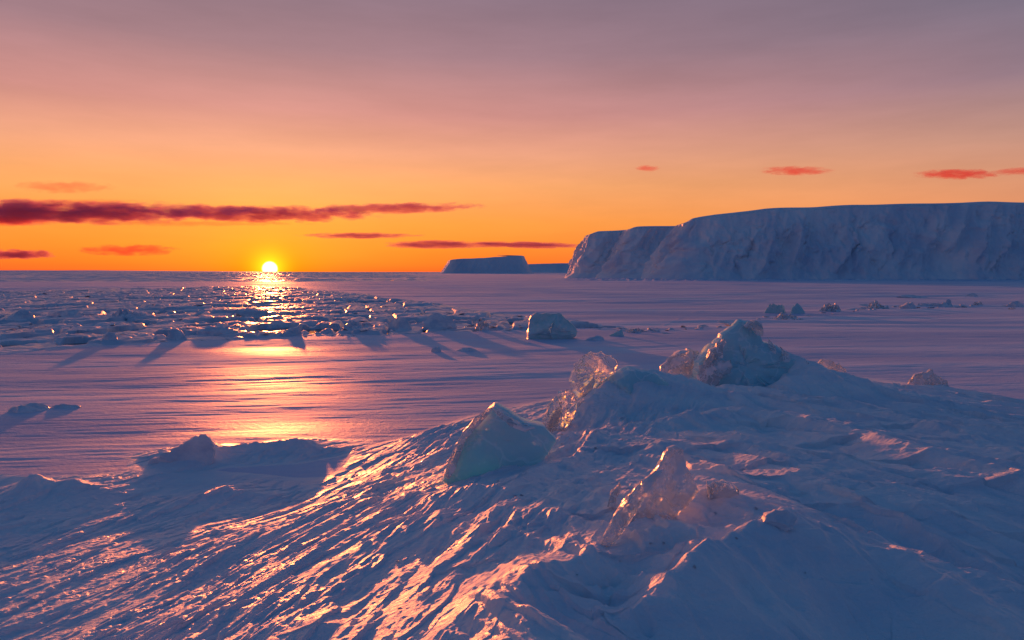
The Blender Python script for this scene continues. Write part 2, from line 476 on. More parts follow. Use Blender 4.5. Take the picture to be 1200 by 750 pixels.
        smooth_face = sstep(0.05, 0.25, lift)
        det = det * (1 - 0.45 * smooth_face - 0.35 * sstep(0.3, 0.5, lift)) + (0.03 * perlin(x * 2.2, y * 2.2, 50) + 0.03 * ridged(x * 2.6, y * 3.6, 51) + 0.02 * sstep(-.1, .1, perlin(x * 2.0, y * 5.0, 54)) + 0.008 * perlin(x * 11, y * 11, 52)) * smooth_face
        grain = 0.005 * perlin(x * 9, y * 9, 57) + 0.0035 * perlin(x * 19, y * 19, 58) + 0.0018 * perlin(x * 40, y * 40, 59) * (y < 7)
        h2 = h2 + (det + grain) * rm2
        lowflat = (1 - rm2)
        H[near] = H[near] * lowflat + h2 * rm2 + 0.004 * rm2
        RM[near] = rm2
    return H, RM, np.maximum(PM, HM)

# structured grid: rows by distance, columns by bearing, fine where the ground is near
ys = [2.0]
while ys[-1] < 14000:
    y = ys[-1]; ys.append(y + min(0.0042 * y, y * y / 8000.0) if y < 3500 else y * 1.2)
back = [1.5, 1.0, 0.4, -0.5, -2, -6, -20, -80, -400, -3000, -12000]
Yr = np.array(back[::-1] + ys)
core = np.linspace(-1.02, 1.02, 1320)
side_t = np.array([1.04, 1.07, 1.11, 1.16, 1.24, 1.36, 1.55, 1.9, 2.6, 4.0, 7.0, 14.0])
Tc = np.concatenate([-side_t[::-1], core, side_t])
Wd = np.where(Yr >= 2, Yr, 2 + (2 - Yr) * 1.0)
GX = Wd[:, None] * Tc[None, :]; GY = np.repeat(Yr[:, None], len(Tc), 1)
GH, GR, GP = fields(GX.ravel(), GY.ravel())
V = np.stack([GX.ravel(), GY.ravel(), GH], 1)
nr, nc = GX.shape
idx = np.arange(nr * nc).reshape(nr, nc)
Q = np.stack([idx[:-1, :-1], idx[:-1, 1:], idx[1:, 1:], idx[1:, :-1]], -1).reshape(-1, 4)
qr = (GR[Q].mean(1) > 0.3); qp = (GP[Q].mean(1) > 0.3) & ~qr
tag(quad_mesh('snow_ridge', V, Q[qr], M_RIDGE), 'wind-carved snow ridge with lit sastrugi filling the foreground', kind='structure')
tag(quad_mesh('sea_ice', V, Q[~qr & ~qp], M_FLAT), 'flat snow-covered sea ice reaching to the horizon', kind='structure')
tag(quad_mesh('pack_ice', V, Q[qp], M_PACK), 'broken brash ice between the open leads', kind='stuff')
_T = GX / np.maximum(GY, 0.5)
def hit(px, py):
    """distance at which the line of sight through (px, py) meets the ground"""
    j = int(np.argmin(np.abs(Tc - (px - 600) / F / CP)))
    yy = GY[:, j]; zz = GH.reshape(GX.shape)[:, j]
    ok = np.flatnonzero(yy > 2.2)
    yy, zz = yy[ok], zz[ok]
    dz, dy = zz - CAMZ, yy
    fwd = dy * CP - dz * SP; up = dy * SP + dz * CP
    pp = 375 - F * up / fwd
    k = np.flatnonzero(pp <= py)
    return float(yy[k[0]])
def ground_z(x, y):
    h, _, _ = fields(np.array([float(x)]), np.array([float(y)]))
    return float(h[0])

# open water in the leads, a sheet under the pack only
wv = []
for (t, yy) in [(-2.2, 24), (0.9, 24), (0.9, 2000), (-2.2, 2000)]: wv.append((t * yy, yy, -0.10))
tag(mesh_obj('water', wv, [(0, 1, 2, 3)], M_WATER), 'dark open water showing in the leads of the pack', kind='structure')

# low land far off on the left horizon
def low_hill(name, px0, px1, Y, top):
    vs, fs = [], []
    n = 90
    for i in range(n + 1):
        a = i / n; px = px0 + (px1 - px0) * a
        env = min(1, a * 6, (1 - a) * 2.2)
        h = CAMZ + (HORIZON - top) / F * Y * max(env, 0) + 2.5 * perlin(np.array([a * 14]), np.array([0.5]), 70)[0] * env
        for (dy, k) in ((0, -0.05), (200, .55), (600, .9), (1000, 1.0), (2200, .7), (3200, -0.05)):
            vs.append(((px - 600) / F * Y, Y + dy, h * k))
    for i in range(n):
        for j in range(5):
            a = i * 6 + j; fs.append((a, a + 6, a + 7, a + 1))
    return tag(mesh_obj(name, vs, fs, M_FAR), 'low snow-covered land far off on the left horizon', kind='structure')
low_hill('hills', -250, 300, 7500, 316.6)

# ------------------------------------------------------------------ ice cliffs and tabular bergs
def cliff(name, path, apron, step, mat, amp=1.0, seed=0, plateau=(2, 6, 15, 40, 90), closed=False, rows=70):
    """path: (px, Y, top py) along the brink, seen with the outside on the left of travel"""
    P = []
    for (px, Y, tp) in path:
        P.append(((px - 600) / F * Y, Y, CAMZ + (HORIZON - tp) / F * Y))
    P = np.array(P)
    seg = np.hypot(*(P[1:, :2] - P[:-1, :2]).T)
    S = np.concatenate([[0], np.cumsum(seg)])
    s = np.arange(0, S[-1], step)
    x, y, zt = (np.interp(s, S, P[:, k]) for k in range(3))
    k = max(1, int(1.4 / step)) * 2 + 1
    ker = np.hanning(k + 2)[1:-1]; ker /= ker.sum()
    sm = lambda a: np.convolve(np.pad(a, k // 2, mode='edge'), ker, mode='valid')
    x, y, zt = sm(x), sm(y), sm(zt)
    tx, ty = np.gradient(x), np.gradient(y)
    l = np.hypot(tx, ty); nx, ny = ty / l, -tx / l
    k2 = max(1, int(6.0 / step)) * 2 + 1
    ker = np.hanning(k2 + 2)[1:-1]; ker /= ker.sum(); k = k2
    nx, ny = -sm(nx), -sm(ny)
    V = []
    qs = list(np.linspace(0, 1, rows) ** 0.9)
    scale = zt.mean() / 25.0
    for q in qs:
        off = apron * (1 - q) ** 1.5 + 0.25 * apron * max(0, 0.12 - q) / 0.12
        z = zt * q
        fl = ridged((s + z * 0.55) * 0.085 / scale, z * 0.018 / scale + 3, 80 + seed) ** 1.3 * 3.0
        fl += ridged((s + z * 0.45) * 0.24 / scale, z * 0.05 / scale, 81 + seed) * 1.3
        fl += perlin(s * 0.7 / scale, z * 0.22 / scale, 82 + seed) * 0.55 + perlin(s * 1.9 / scale, z * .9 / scale, 84 + seed) * 0.25
        hol = -2.4 * sstep(0.25, 0.7, perlin(s * 0.06 / scale, z * 0.09 / scale, 83 + seed)) * math.sin(math.pi * min(1, q * 1.05))
        sw = s + 3.5 * scale * perlin(s * 0.11 / scale, z * 0.13 / scale, 91 + seed) + 1.2 * scale * perlin(s * 0.4 / scale, z * 0.4 / scale, 92 + seed)
        zw = z + 3.5 * scale * perlin(s * 0.10 / scale + 9, z * 0.14 / scale, 93 + seed) + 1.0 * scale * perlin(s * 0.45 / scale, z * 0.4 / scale + 5, 94 + seed)
        f1, f2, cid = worley((sw + zw * 0.45) * 0.10 / scale, zw * 0.055 / scale + seed, 86 + seed)
        g1, g2, gid = worley((sw + zw * 0.3) * 0.30 / scale, zw * 0.17 / scale + seed, 87 + seed)
        wild = sstep(-0.3, 0.4, perlin(s * 0.035 / scale, z * 0.03 / scale + 2, 88 + seed))
        fl = fl * (0.65 + 0.6 * wild) + (1.5 * cid * sstep(0.0, 0.16, f2 - f1) + 0.8 * gid * (0.4 + wild) * sstep(0.0, 0.2, g2 - g1) + 0.9 * fbm(sw * 0.22 / scale, zw * 0.2 / scale, 95 + seed, 4)) * (1.2 - 0.5 * wild)
        d = off + amp * scale * (fl * (0.25 + 0.75 * math.sin(math.pi * min(1, q * 0.9 + 0.1))) + hol) * (1 if q < .97 else .4)
        zz = z - 0.3 * (q == 0) - 0.6 * scale * (1 if q > .985 else 0)
        zz = zz + 0.6 * scale * perlin(s * 0.05, np.full(s.shape, 9.0), 85 + seed) * q
        V.append(np.stack([x + nx * d, y + ny * d, zz], 1))
    for kx, p in enumerate(plateau):
        zz = zt + 0.25 * scale * (kx + 1) + 0.6 * scale * perlin(s * 0.05, np.full(s.shape, 9.0), 85 + seed)
        if kx == len(plateau) - 1 and closed: zz = zt * 0 - 0.5
        V.append(np.stack([x - nx * p, y - ny * p, zz], 1))
    V = np.concatenate(V); n = len(s); r = len(qs) + len(plateau)
    ii = np.arange(r * n).reshape(r, n)
    Qd = np.stack([ii[:-1, :-1], ii[:-1, 1:], ii[1:, 1:], ii[1:, :-1]], -1).reshape(-1, 4)
    return quad_mesh(name, V, Qd[:, ::-1], mat)

c = cliff('ice_cliff', [(1900,240,239),(1500,255,237.5),(1200,262,238),(1100,263,239),(1000,265,241),(900,266,246),(840,267,252),(808,268,257),(801,270,260),(797,278,262),(794,292,264)],
          11.0, 0.4, M_CLIFF, 1.25, 0)
tag(c, 'tallest long white ice cliff of the shelf front, filling the right of the horizon', 'ice cliff')
c = cliff('ice_cliff', [(830,300,264),(800,299,265),(770,300,265.8),(745,300,266.5),(738,301,267.5),(734,306,268.5),(733,320,269)],
          10.5, 0.4, M_CLIFF, 1.15, 20)
tag(c, 'middle buttress of the ice cliffs, just left of the tallest cliff', 'ice cliff')
c = cliff('ice_cliff', [(760,322,269),(735,322,270),(715,322,271),(699,322,272),(692,324,273.5),(690,332,274),(690,370,276),(694,430,279)],
          8.5, 0.4, M_CLIFF, 1.1, 40)
tag(c, 'lowest left end buttress of the ice cliffs, sloping to the sea ice', 'ice cliff')
c = cliff('tabular_iceberg', [(611,1420,300),(614,1250,300),(611,1200,300.0),(595,1190,300.6),(575,1190,302),(555,1190,303),(535,1192,303.6),(528,1200,304.5),(526,1230,305),(527,1400,305)],
          14, 1.2, M_FAR, 0.55, 60, (4, 12, 25, 45), False, 26)
tag(c, 'flat-topped iceberg standing alone on the horizon between sun and cliffs', 'iceberg')
c = cliff('ice_shelf', [(760,2050,308.5),(690,2000,308.3),(650,1980,308.8),(620,1980,309.6),(600,2000,311),(585,2100,314)],
          20, 2.5, M_FAR, 0.5, 90, (6, 20, 60, 150), False, 20)
tag(c, 'low faint ice shelf far behind, between the flat-topped iceberg and the cliffs', 'ice shelf')

# ------------------------------------------------------------------ ice blocks and chunks
def cut_sphere(seed, sub, cuts, dlo, dhi, nz=0.05, flat_bottom=-0.35):
    """faceted lump of ice: a ball cut by random planes"""
    bm = bmesh.new(); bmesh.ops.create_icosphere(bm, subdivisions=sub, radius=1)
    P = np.array([v.co for v in bm.verts]); Fc = [[v.index for v in f.verts] for f in bm.faces]; bm.free()
    r = np.random.default_rng(seed)
    for k in range(cuts):
        n = r.normal(size=3); n[2] = abs(n[2]) * 0.8 if k % 3 else n[2]; n /= np.linalg.norm(n)
        d = r.uniform(dlo, dhi)
        e = P @ n - d
        P = P - np.maximum(e, 0)[:, None] * n
    P = P * (1 + nz * perlin(P[:, 0] * 2.3 + P[:, 2] * 1.7, P[:, 1] * 2.3 - P[:, 2], seed % 50 + 100))[:, None]
    P += (nz * 0.35 * perlin(P[:, 0] * 7 + P[:, 2] * 5, P[:, 1] * 7 - P[:, 2] * 3, seed % 40 + 30))[:, None]
    P[:, 2] = np.maximum(P[:, 2], flat_bottom)
    return P, Fc

def slab(name, outline, Y, front, back, mat, seed, tilt=0.0, jitter=1.0, parent=None, sharp=28, apex=None, n=90, facets=7, dscale=1.0, nz=1.0, cham=2.2, cells=0):
    """solid piece of ice: its outline as seen in front, its own distance, thickness and faceted faces"""
    r = np.random.default_rng(seed)
    O = np.array(outline, float)
    seg = np.hypot(*(np.roll(O, -1, 0) - O).T); S = np.concatenate([[0], np.cumsum(seg)])
    s = np.linspace(0, S[-1], n, endpoint=False)
    ox = np.interp(s, S, np.append(O[:, 0], O[0, 0])); oy = np.interp(s, S, np.append(O[:, 1], O[0, 1]))
    ox = ox + jitter * perlin(s * 0.16, s * 0 + seed, 7) * 2; oy = oy + jitter * perlin(s * 0.16, s * 0 + seed + 5.5, 8) * 2
    cx, cy = apex if apex else (ox.mean(), oy.mean())
    # facet planes in (x, z) giving the depth of the faces
    pxm = Y / F
    W = (ox.max() - ox.min()) * pxm; Hh = (oy.max() - oy.min()) * pxm
    fac = [(r.uniform(-1, 1), r.uniform(-1, 1), r.uniform(.55, 1.0)) for _ in range(facets)]
    def depth(u, v, sc, amt):
        base = np.full(u.shape, 1.0)
        for (a, bb, c) in fac:
            base = np.minimum(base, c + a * u + bb * v)
        ed = 1 - sc ** 2.2
        f = np.minimum(np.clip(base, 0.15, 1), ed * cham)
        if cells:
            c1, c2, cc = worley(u * cells + seed, v * cells + sc * 0.4 + seed, seed % 40 + 9)
            f = f * (0.78 + 0.3 * cc - 0.12 * sstep(0.08, 0.0, c2 - c1))
        return amt * f * (1 + nz * 0.15 * perlin(u * 6, v * 6, seed % 30 + 60))
    rings = [1.0, 0.985, 0.95, 0.9, 0.82, 0.72, 0.6, 0.48, 0.36, 0.24, 0.12]
    Vf, Vb = [], []
    for sc in rings:
        X = cx + (ox - cx) * sc; Z = cy + (oy - cy) * sc
        u = (X - cx) * pxm / (W / 2 + 1e-6); v = (cy - Z) * pxm / (Hh / 2 + 1e-6)
        sa = np.full(u.shape, sc)
        for out, amt, sg in ((Vf, front, -1), (Vb, back, 1)):
            df = depth(u if sg < 0 else -u, v, sa, amt) if sc < 1 else np.zeros(n)
            pts = []
            for a, bb, d in zip(X, Z, df):
                x, y, z = at(a, bb, Y)
                # leaning back: the top stands further off, the lean scaled about the piece itself
                yy = tilt * (z - at(cx, oy.max(), Y)[2])
                pts.append((x, y + yy + sg * d * dscale, z))
            out.append(pts)
    vs, fs = [], []
    for ring in Vf: vs += ring
    nf = len(rings)
    for i in range(nf - 1):
        for k in range(n):
            k2 = (k + 1) % n
            fs.append((i * n + k, i * n + k2, (i + 1) * n + k2, (i + 1) * n + k))
    ap = np.mean(Vf[-1], 0); vs.append(tuple(ap)); ai = len(vs) - 1
    for k in range(n): fs.append(((nf - 1) * n + k, (nf - 1) * n + (k + 1) % n, ai))
    off = len(vs)
    for ring in Vb[1:]: vs += ring
    def bi(i, k): return k if i == 0 else off + (i - 1) * n + k
    for i in range(nf - 1):
        for k in range(n):
            k2 = (k + 1) % n
            fs.append((bi(i, k2), bi(i, k), bi(i + 1, k), bi(i + 1, k2)))
    ap = np.mean(Vb[-1], 0); vs.append(tuple(ap)); ai = len(vs) - 1
    for k in range(n): fs.append((bi(nf - 1, (k + 1) % n), bi(nf - 1, k), ai))
    vs = np.array(vs)
    # put the origin at the base of the piece
    o0 = np.array([vs[:, 0].mean(), vs[:, 1].mean(), vs[:, 2].min()])
    o = mesh_obj(name, vs - o0, fs, mat, None, True, sharp)
    bm = bmesh.new(); bm.from_mesh(o.data); bmesh.ops.recalc_face_normals(bm, faces=bm.faces); bm.to_mesh(o.data); bm.free()
    o.data.set_sharp_from_angle(angle=R(sharp))
    o.location = o0
    if parent is not None:
        o.parent = parent; o.location = Vector(o0) - parent.location
    return o

# the tallest block, with its clear crystalline face and rimed shoulder as parts
PKY = 13.4
pk = slab('ice_block', [(810,450),(818,426),(834,410),(845,398),(863,385),(871,377),(888,377),(896,388),(901,401),(916,406),(930,418),(962,437),(978,462),(900,486),(840,480)],
          PKY, 0.55, 0.7, M_TURQ, 11, tilt=0.25, jitter=1.6, apex=(872,428), facets=8, cham=3.5, nz=1.2, cells=2.6)
tag(pk, 'tallest turquoise ice block, a pointed peak on the crest of the ridge', 'ice block')
slab('crystal_face', [(818,446),(822,430),(832,423),(846,421),(860,424),(861,431),(852,440),(843,449),(835,458),(824,456)], PKY - .35, 0.12, 0.25, M_RIME, 12, tilt=0.25, jitter=1.6, parent=pk, n=60)['label'] = 'clear crystalline facets on the left side'
slab('rime_cap', [(826,424),(832,413),(842,404),(850,399),(846,408),(838,416),(842,424),(832,430)], PKY - .15, 0.10, 0.2, M_RIME, 13, tilt=0.25, jitter=1.2, parent=pk, n=50)['label'] = 'pink rimed ridge of ice down the left edge'
slab('summit_crust', [(869,381),(876,377),(886,376),(893,380),(895,389),(893,396),(887,393),(882,385),(874,384)], PKY + .15, 0.12, 0.2, M_RIME, 14, tilt=0.0, jitter=1.2, parent=pk, n=50)['label'] = 'lit crust of clear ice on the summit'

tag(slab('ice_slab', [(772,438),(780,428),(793,418),(806,412),(818,412),(828,416),(824,428),(815,445),(800,447),(785,444)], PKY + .3, 0.25, 0.4, M_RIME, 15, tilt=0.7, jitter=1.3, n=70, cells=2.2, cham=4),
    'wedge of rimed ice with pink lit streaks leaning on the left of the tallest block', 'ice slab')
tag(slab('ice_chunk', [(957,428),(963,420),(972,421),(985,428),(992,436),(988,444),(968,440)], 14.8, 0.15, 0.2, M_RIME, 16, jitter=1.2, n=50, cells=2.2, cham=4),
    'small pink-lit ice chunk on the slope right of the tallest block', 'ice chunk')
tag(slab('ice_disc', [(669,460),(667,446),(671,432),(680,420),(692,414),(706,413),(718,418),(725,426),(722,436),(712,444),(702,452),(692,462),(680,468)], 11.5, 0.22, 0.25, M_CLEAR, 17, tilt=0.1, jitter=1.2, facets=5, cells=2.4),
    'rounded disc of glassy clear ice standing on edge at the end of the drift', 'ice disc')
tag(slab('ice_shard', [(634,502),(637,488),(645,475),(655,463),(666,458),(677,466),(678,480),(670,498),(660,512),(648,510)], hit(650, 506) + .1, 0.25, 0.25, M_CLEAR, 18, tilt=0.3, jitter=1.8, cells=2.6),
    'craggy glassy ice lump with orange glints, below the standing ice disc', 'ice shard')
tag(slab('ice_slab', [(690,500),(684,490),(690,468),(702,452),(718,442),(740,432),(770,440),(790,452),(770,480),(745,498),(715,506)], 11.35, 0.5, 0.5, M_TURQ, 19, tilt=0.35, jitter=.6),
    'smooth blue-green ice slab half buried in the drift right of the glassy disc', 'ice slab')
sb = tag(slab('ice_slab', [(516,566),(530,538),(537,519),(556,502),(579,481),(598,491),(614,502),(640,508),(655,522),(610,582),(550,584)], hit(570, 556) + .1, 0.14, 0.5, M_TURQ, 20, tilt=0.45, jitter=.5, apex=(575,520), facets=3, cham=7, nz=.5, cells=1.3),
    'tilted turquoise ice slab with bright clear edges on the left slope', 'ice slab')
SBY = hit(570, 556)
slab('clear_edge', [(520,558),(524,545),(531,529),(540,512),(555,496),(572,484),(578,486),(562,500),(546,517),(538,533),(533,552),(526,562)], SBY + .05, 0.05, 0.2, M_RIME, 27, tilt=0.45, jitter=.5, parent=sb, n=70)['label'] = 'bright rimed left edge'
slab('clear_edge', [(577,482),(584,483),(600,493),(612,500),(628,502),(614,506),(598,500),(586,491)], SBY + .1, 0.05, 0.2, M_RIME, 28, tilt=0.45, jitter=.5, parent=sb, n=60)['label'] = 'pale top edge falling to the right'
tag(slab('ice_splinter', [(702,645),(707,630),(720,608),(736,588),(755,568),(772,557),(783,553),(770,572),(756,590),(742,610),(725,632),(712,642)], hit(705, 640) + .02, 0.05, 0.09, M_BLADE, 21, tilt=0.2, jitter=.6, facets=4),
    'long thin blade of clear ice with golden edge pointing down left', 'ice splinter')
tag(slab('ice_slab', [(735,612),(752,590),(772,566),(783,548),(792,538),(803,533),(811,538),(812,552),(820,570),(826,582),(812,594),(790,612),(765,630),(742,632)], hit(750, 622) + .25, 0.10, 0.28, M_BLADE, 22, tilt=0.45, jitter=1.1, facets=6, cells=2.0, cham=4),
    'upright clear ice slab with whitish cracks behind the thin ice blade', 'ice slab')
tag(slab('ice_chunk', [(828,582),(831,570),(837,564),(850,563),(862,568),(867,578),(862,590),(840,592)], hit(850, 586) + .05, 0.10, 0.14, M_CLEAR, 23, jitter=.9, n=60),
    'small rounded lump of clear ice right of the cracked upright slab', 'ice chunk')
tag(slab('ice_chunk', [(893,616),(897,604),(908,598),(922,598),(934,604),(928,616),(912,624)], hit(910, 616) + .03, 0.08, 0.14, M_CHUNK, 24, jitter=.8, n=50),
    'low pinkish lump of ice capping the nearest snow spur', 'ice chunk')
tag(slab('ice_slab', [(150,556),(175,541),(200,528),(219,517),(232,510),(243,515),(250,528),(248,545),(225,556),(190,562)], hit(205, 552) + .25, 0.2, 0.45, M_CHUNK, 25, tilt=0.12, jitter=2.2, cells=2.2, cham=4),
    'snow-dusted ice slab on the dark mound at left of the ridge', 'ice slab')
tag(slab('ice_chunk', [(1062,450),(1070,440),(1082,436),(1090,433),(1098,440),(1110,446),(1112,456),(1080,458)], 16.5, 0.2, 0.3, M_RIME, 26, jitter=1.4, n=60, cells=2.2, cham=4),
    'jagged pinkish ice rubble at the far right end of the ridge', 'ice chunk')

# thin slivers of clear ice standing about the crest
for k, (px, py, w, h, Yc, lean) in enumerate([(829,432,9,22,13.15,6),(843,414,8,18,13.25,7),(905,409,8,14,13.5,-4),(921,418,9,13,13.4,-6),(950,432,8,9,13.4,-4),(688,462,9,20,11.3,8),(676,484,8,20,11.0,8),
                                              (648,500,10,24,hit(648,506),9),(612,506,9,12,hit(612,512),-5),(600,494,7,10,hit(600,512),4),(780,445,8,12,12.1,7),(718,588,7,22,hit(716,596),9),(832,578,7,14,hit(832,588),-4)]):
    tag(slab('ice_sliver', [(px - w * .5 - lean * .3, py + 6), (px - w * .35, py - h * .35), (px + lean * .7, py - h * .8), (px + lean, py - h), (px + lean + w * .3, py - h * .7), (px + w * .55, py - h * .2), (px + w * .5, py + 6)],
             Yc, 0.05, 0.09, M_RIME if k % 2 else M_BLADE, 300 + k, tilt=0.2, jitter=.5, n=40, facets=4, cham=4),
        'thin sliver of rimed clear ice sticking out of the ridge crest', 'ice sliver', 'slivers of ice along the ridge crest')

# lumps out on the flat ice: (px, base py, width px, height px, depth ratio, material, seed, name, label)
def lump(px, py, w, h, seed, mat, name, label, cat, dr=0.8, cuts=10, group=None, sub=4, rz=None, dlo=.5, dhi=.85, sink=.12):
    x, y = onflat(px, py)
    rubble = mat is M_RIME or 'pile' in label or 'rubble' in label
    P, Fc = cut_sphere(seed, 5 if rubble else sub, cuts, dlo, dhi, 0.13)
    if rubble:
        # a heap of broken pieces: cells of differing height with jagged tops
        f1, f2, cid = worley(P[:, 0] * 3.2 + seed, P[:, 1] * 2.2, seed % 40)
        g1, g2, gid = worley(P[:, 0] * 7 + seed, P[:, 1] * 4, seed % 30)
        up = np.clip(P[:, 2] + 0.1, 0, None)
        P[:, 2] = P[:, 2] + up * ((cid - 0.6) * 1.1 + (gid - 0.5) * 0.6 - 0.5 * sstep(0.12, 0, f2 - f1))
    sx = w / F * y / 2; sz = h / F * y
    h = h * (0.66 if py > 370 and px < 600 else 1.0)
    P = P / np.array([np.abs(P[:, 0]).max(), np.abs(P[:, 1]).max(), P[:, 2].max()])
    P = P * np.array([sx, sx * dr, sz * (1 + sink)])
    o = mesh_obj(name, P, Fc, mat, None, True, 24)
    o.location = (x, y + sx * dr * 0.6, max(ground_z(x, y + sx * dr * 0.6), -0.08) - sz * sink)
    o.rotation_euler = (0, 0, random.uniform(-.3, .3) if rz is None else rz)
    return tag(o, label, cat, group)

x, y = onflat(645, 397)
blk = slab('ice_block', [(616,398),(619,384),(621,370),(626,366),(645,367),(657,366),(662,373),(670,379),(676,386),(676,394),(668,399),(640,401)], y + .4, 1.0, 1.0, M_TURQ_FAR, 31, jitter=.8, facets=4, cham=5, cells=1.6)
tag(blk, 'large square-edged turquoise ice block alone on the flat sea ice', 'ice block')
for (px, py, w, h, seed, mat, label) in [
    (342,393,26,10,41,M_CHUNK,'dark snow-capped ice lump standing in the golden open lead under the sun'),
    (468,387,34,15,42,M_CHUNK,'left of the two humped ice lumps behind the pink flat, left of the turquoise block'),
    (510,386,52,17,43,M_CHUNK,'broad humped ice lump, right of its narrower neighbour behind the pink flat'),
    (566,388,24,12,44,M_RIME,'small ice lump with one orange glint, midway between humped lump and turquoise block'),
    (413,389,44,9,45,M_CHUNK,'rough low pile of ice right of the golden lead'),
    (203,399,34,13,46,M_CHUNK,'rounded snowy lump at the near edge of the pack'),
    (128,402,28,9,47,M_CHUNK,'small dark lump at the near edge of the pack, left of the rounded snowy one'),
    (248,393,60,8,48,M_CHUNK,'long low dark floe left of the golden lead'),
    (14,377,60,12,49,M_CHUNK,'dark blue ice hump at the left edge of the pack'),
    (73,375,62,9,50,M_CHUNK,'straight flat-topped floe beside the dark hump at the left edge'),
    (145,375,60,11,51,M_CHUNK,'low pile of blocks right of the straight flat-topped floe'),
    (290,371,50,10,52,M_CHUNK,'low snowy floe in the pack just left of the sun glitter'),
    (723,394,22,8,53,M_TURQ_FAR,'small glassy turquoise chunk low on the ice right of the turquoise block'),
    (700,399,30,5,54,M_CHUNK,'flat sliver of ice left of the small glassy turquoise chunk'),
    (745,390,26,6,55,M_RIME,'low crumbly rubble right of the small glassy turquoise chunk'),
    (511,413,16,6,56,M_CHUNK,'small pointed ice fragment on the flat in front of the pack'),
    (545,412,34,4,57,M_CHUNK,'low flat line of ice trailing right of the small pointed fragment'),
    (22,485,60,9,58,M_CHUNK,'dark low ice ridge at the far left of the pink flat'),
    (75,480,40,5,59,M_CHUNK,'thin sliver of ice trailing right of the dark low ridge at far left'),
    (908,367,30,11,60,M_TURQ_FAR,'turquoise slab at the left end of the right-hand rubble line'),
    (936,368,24,12,61,M_TURQ_FAR,'peaked blue-green block behind the tallest ice peak'),
    (925,374,40,8,62,M_RIME,'crumbly orange-glinting rubble in front of the peaked blue-green block'),
    (975,366,36,10,63,M_RIME,'jagged rubble heap in the middle of the right-hand rubble line'),
    (1030,362,34,10,64,M_RIME,'serrated pinkish heap left of the stubby block in the rubble line'),
    (1066,362,22,8,65,M_CHUNK,'stubby dark block between serrated heap and long white-topped block'),
    (1106,359,50,8,66,M_CHUNK,'long white-topped block in the right-hand rubble line'),
    (1147,358,16,5,67,M_RIME,'tiny pale block right of the long white-topped block'),
    (1192,359,30,7,68,M_CHUNK,'dark ice block cut by the right edge of the view'),
    (1075,349,40,4,69,M_CHUNK,'left of two thin dark blocks below the tall cliff'),
    (1143,348,18,4,70,M_CHUNK,'right and smaller of two thin dark blocks below the tall cliff')]:
    big = w > 30
    lump(px, py, w, h, seed, mat, 'ice_block' if h > 8 else 'ice_chunk', label, 'ice block' if h > 8 else 'ice chunk', dr=0.55, cuts=13)

# loose chunks of the pack: a few shapes, many copies
protos = []
for k in range(12):
    P, Fc = cut_sphere(200 + k, 3, 9, .4, .8, 0.06, -0.25)
    P = P * np.array([1, .8, .42])
    me = bpy.data.meshes.new('ice_chunk'); me.from_pydata([tuple(map(float, p)) for p in P], [], Fc); me.update()
    me.polygons.foreach_set('use_smooth', [True] * len(me.polygons)); me.set_sharp_from_angle(angle=R(24))
    me.materials.append(M_CHUNK)
    protos.append(me)
protos_rime = []
for me in protos:
    m2 = me.copy(); m2.materials.clear(); m2.materials.append(M_RIME); protos_rime.append(m2)
r = np.random.default_rng(99)
cand = []
while len(cand) < 215:
    px = r.uniform(-8, 770); lo = np.interp(px, PX, PLOW); up = np.interp(px, PX, PUP)
    if px > 640 and r.uniform() < .3: continue
    py = up + (lo - up) * r.uniform(0.03, 1.0) ** 0.75
    if any(((px - a) / (c + 4)) ** 2 + ((py - bb) / (d + 1.2)) ** 2 < 1 for (a, bb, c, d) in LEADS): continue
    cand.append((px, py))
GP_ = 'loose ice chunks of the broken pack'
xs = np.array([onflat(*c) for c in cand])
hz, _, _ = fields(xs[:, 0].copy(), xs[:, 1].copy())
for (x, y), z, (px, py) in zip(xs, hz, cand):
    o = bpy.data.objects.new('ice_chunk', protos[int(r.integers(12))]); COL.objects.link(o)
    s = (r.uniform(3.0, 7.5) if r.uniform() < .85 else r.uniform(8, 13)) / F * y / 2
    if r.uniform() < .6:
        o.scale = (s * r.uniform(1.2, 2.6), s * 1.3, s * r.uniform(.18, .4)); o.rotation_euler = (r.uniform(-.3, .3), r.uniform(-.3, .3), r.uniform(0, 6.28))
    else:
        o.scale = (s * r.uniform(.9, 1.5), s, s * r.uniform(.5, 1.0)); o.rotation_euler = (r.uniform(-.2, .2), r.uniform(-.2, .2), r.uniform(0, 6.28))
    o.location = (x, y, max(z, -0.08) + 0.02)
    tag(o, 'small snow-dusted ice chunk among the leads of the broken pack', 'ice chunk', GP_)
# rubble along the right-hand pressure line
cand = []
for i in range(80):
    t = r.uniform()
    px = 760 + 430 * t + r.normal() * 6
    py = np.interp(px, [760, 850, 900, 980, 1030, 1200], [389, 381, 375, 367, 361, 358]) + r.normal() * 1.4
    cand.append((px, py))
for (px, py) in cand:
    x, y = onflat(px, py)
    o = bpy.data.objects.new('ice_chunk', protos[int(r.integers(12))]); COL.objects.link(o)
    s = (r.uniform(3.5, 9) if r.uniform() < .8 else r.uniform(9, 15)) / F * y / 2
    o.scale = (s * r.uniform(1.0, 1.9), s, s * r.uniform(.5, 1.3)); o.rotation_euler = (r.uniform(-.3, .3), r.uniform(-.3, .3), r.uniform(0, 6.28)); o.location = (x, y, ground_z(x, y) + s * .1)
    if r.uniform() < .45: o.data = protos_rime[protos.index(o.data)]
    tag(o, 'small ice chunk along the rubble line on the right', 'ice chunk', 'rubble along the right-hand pressure line')

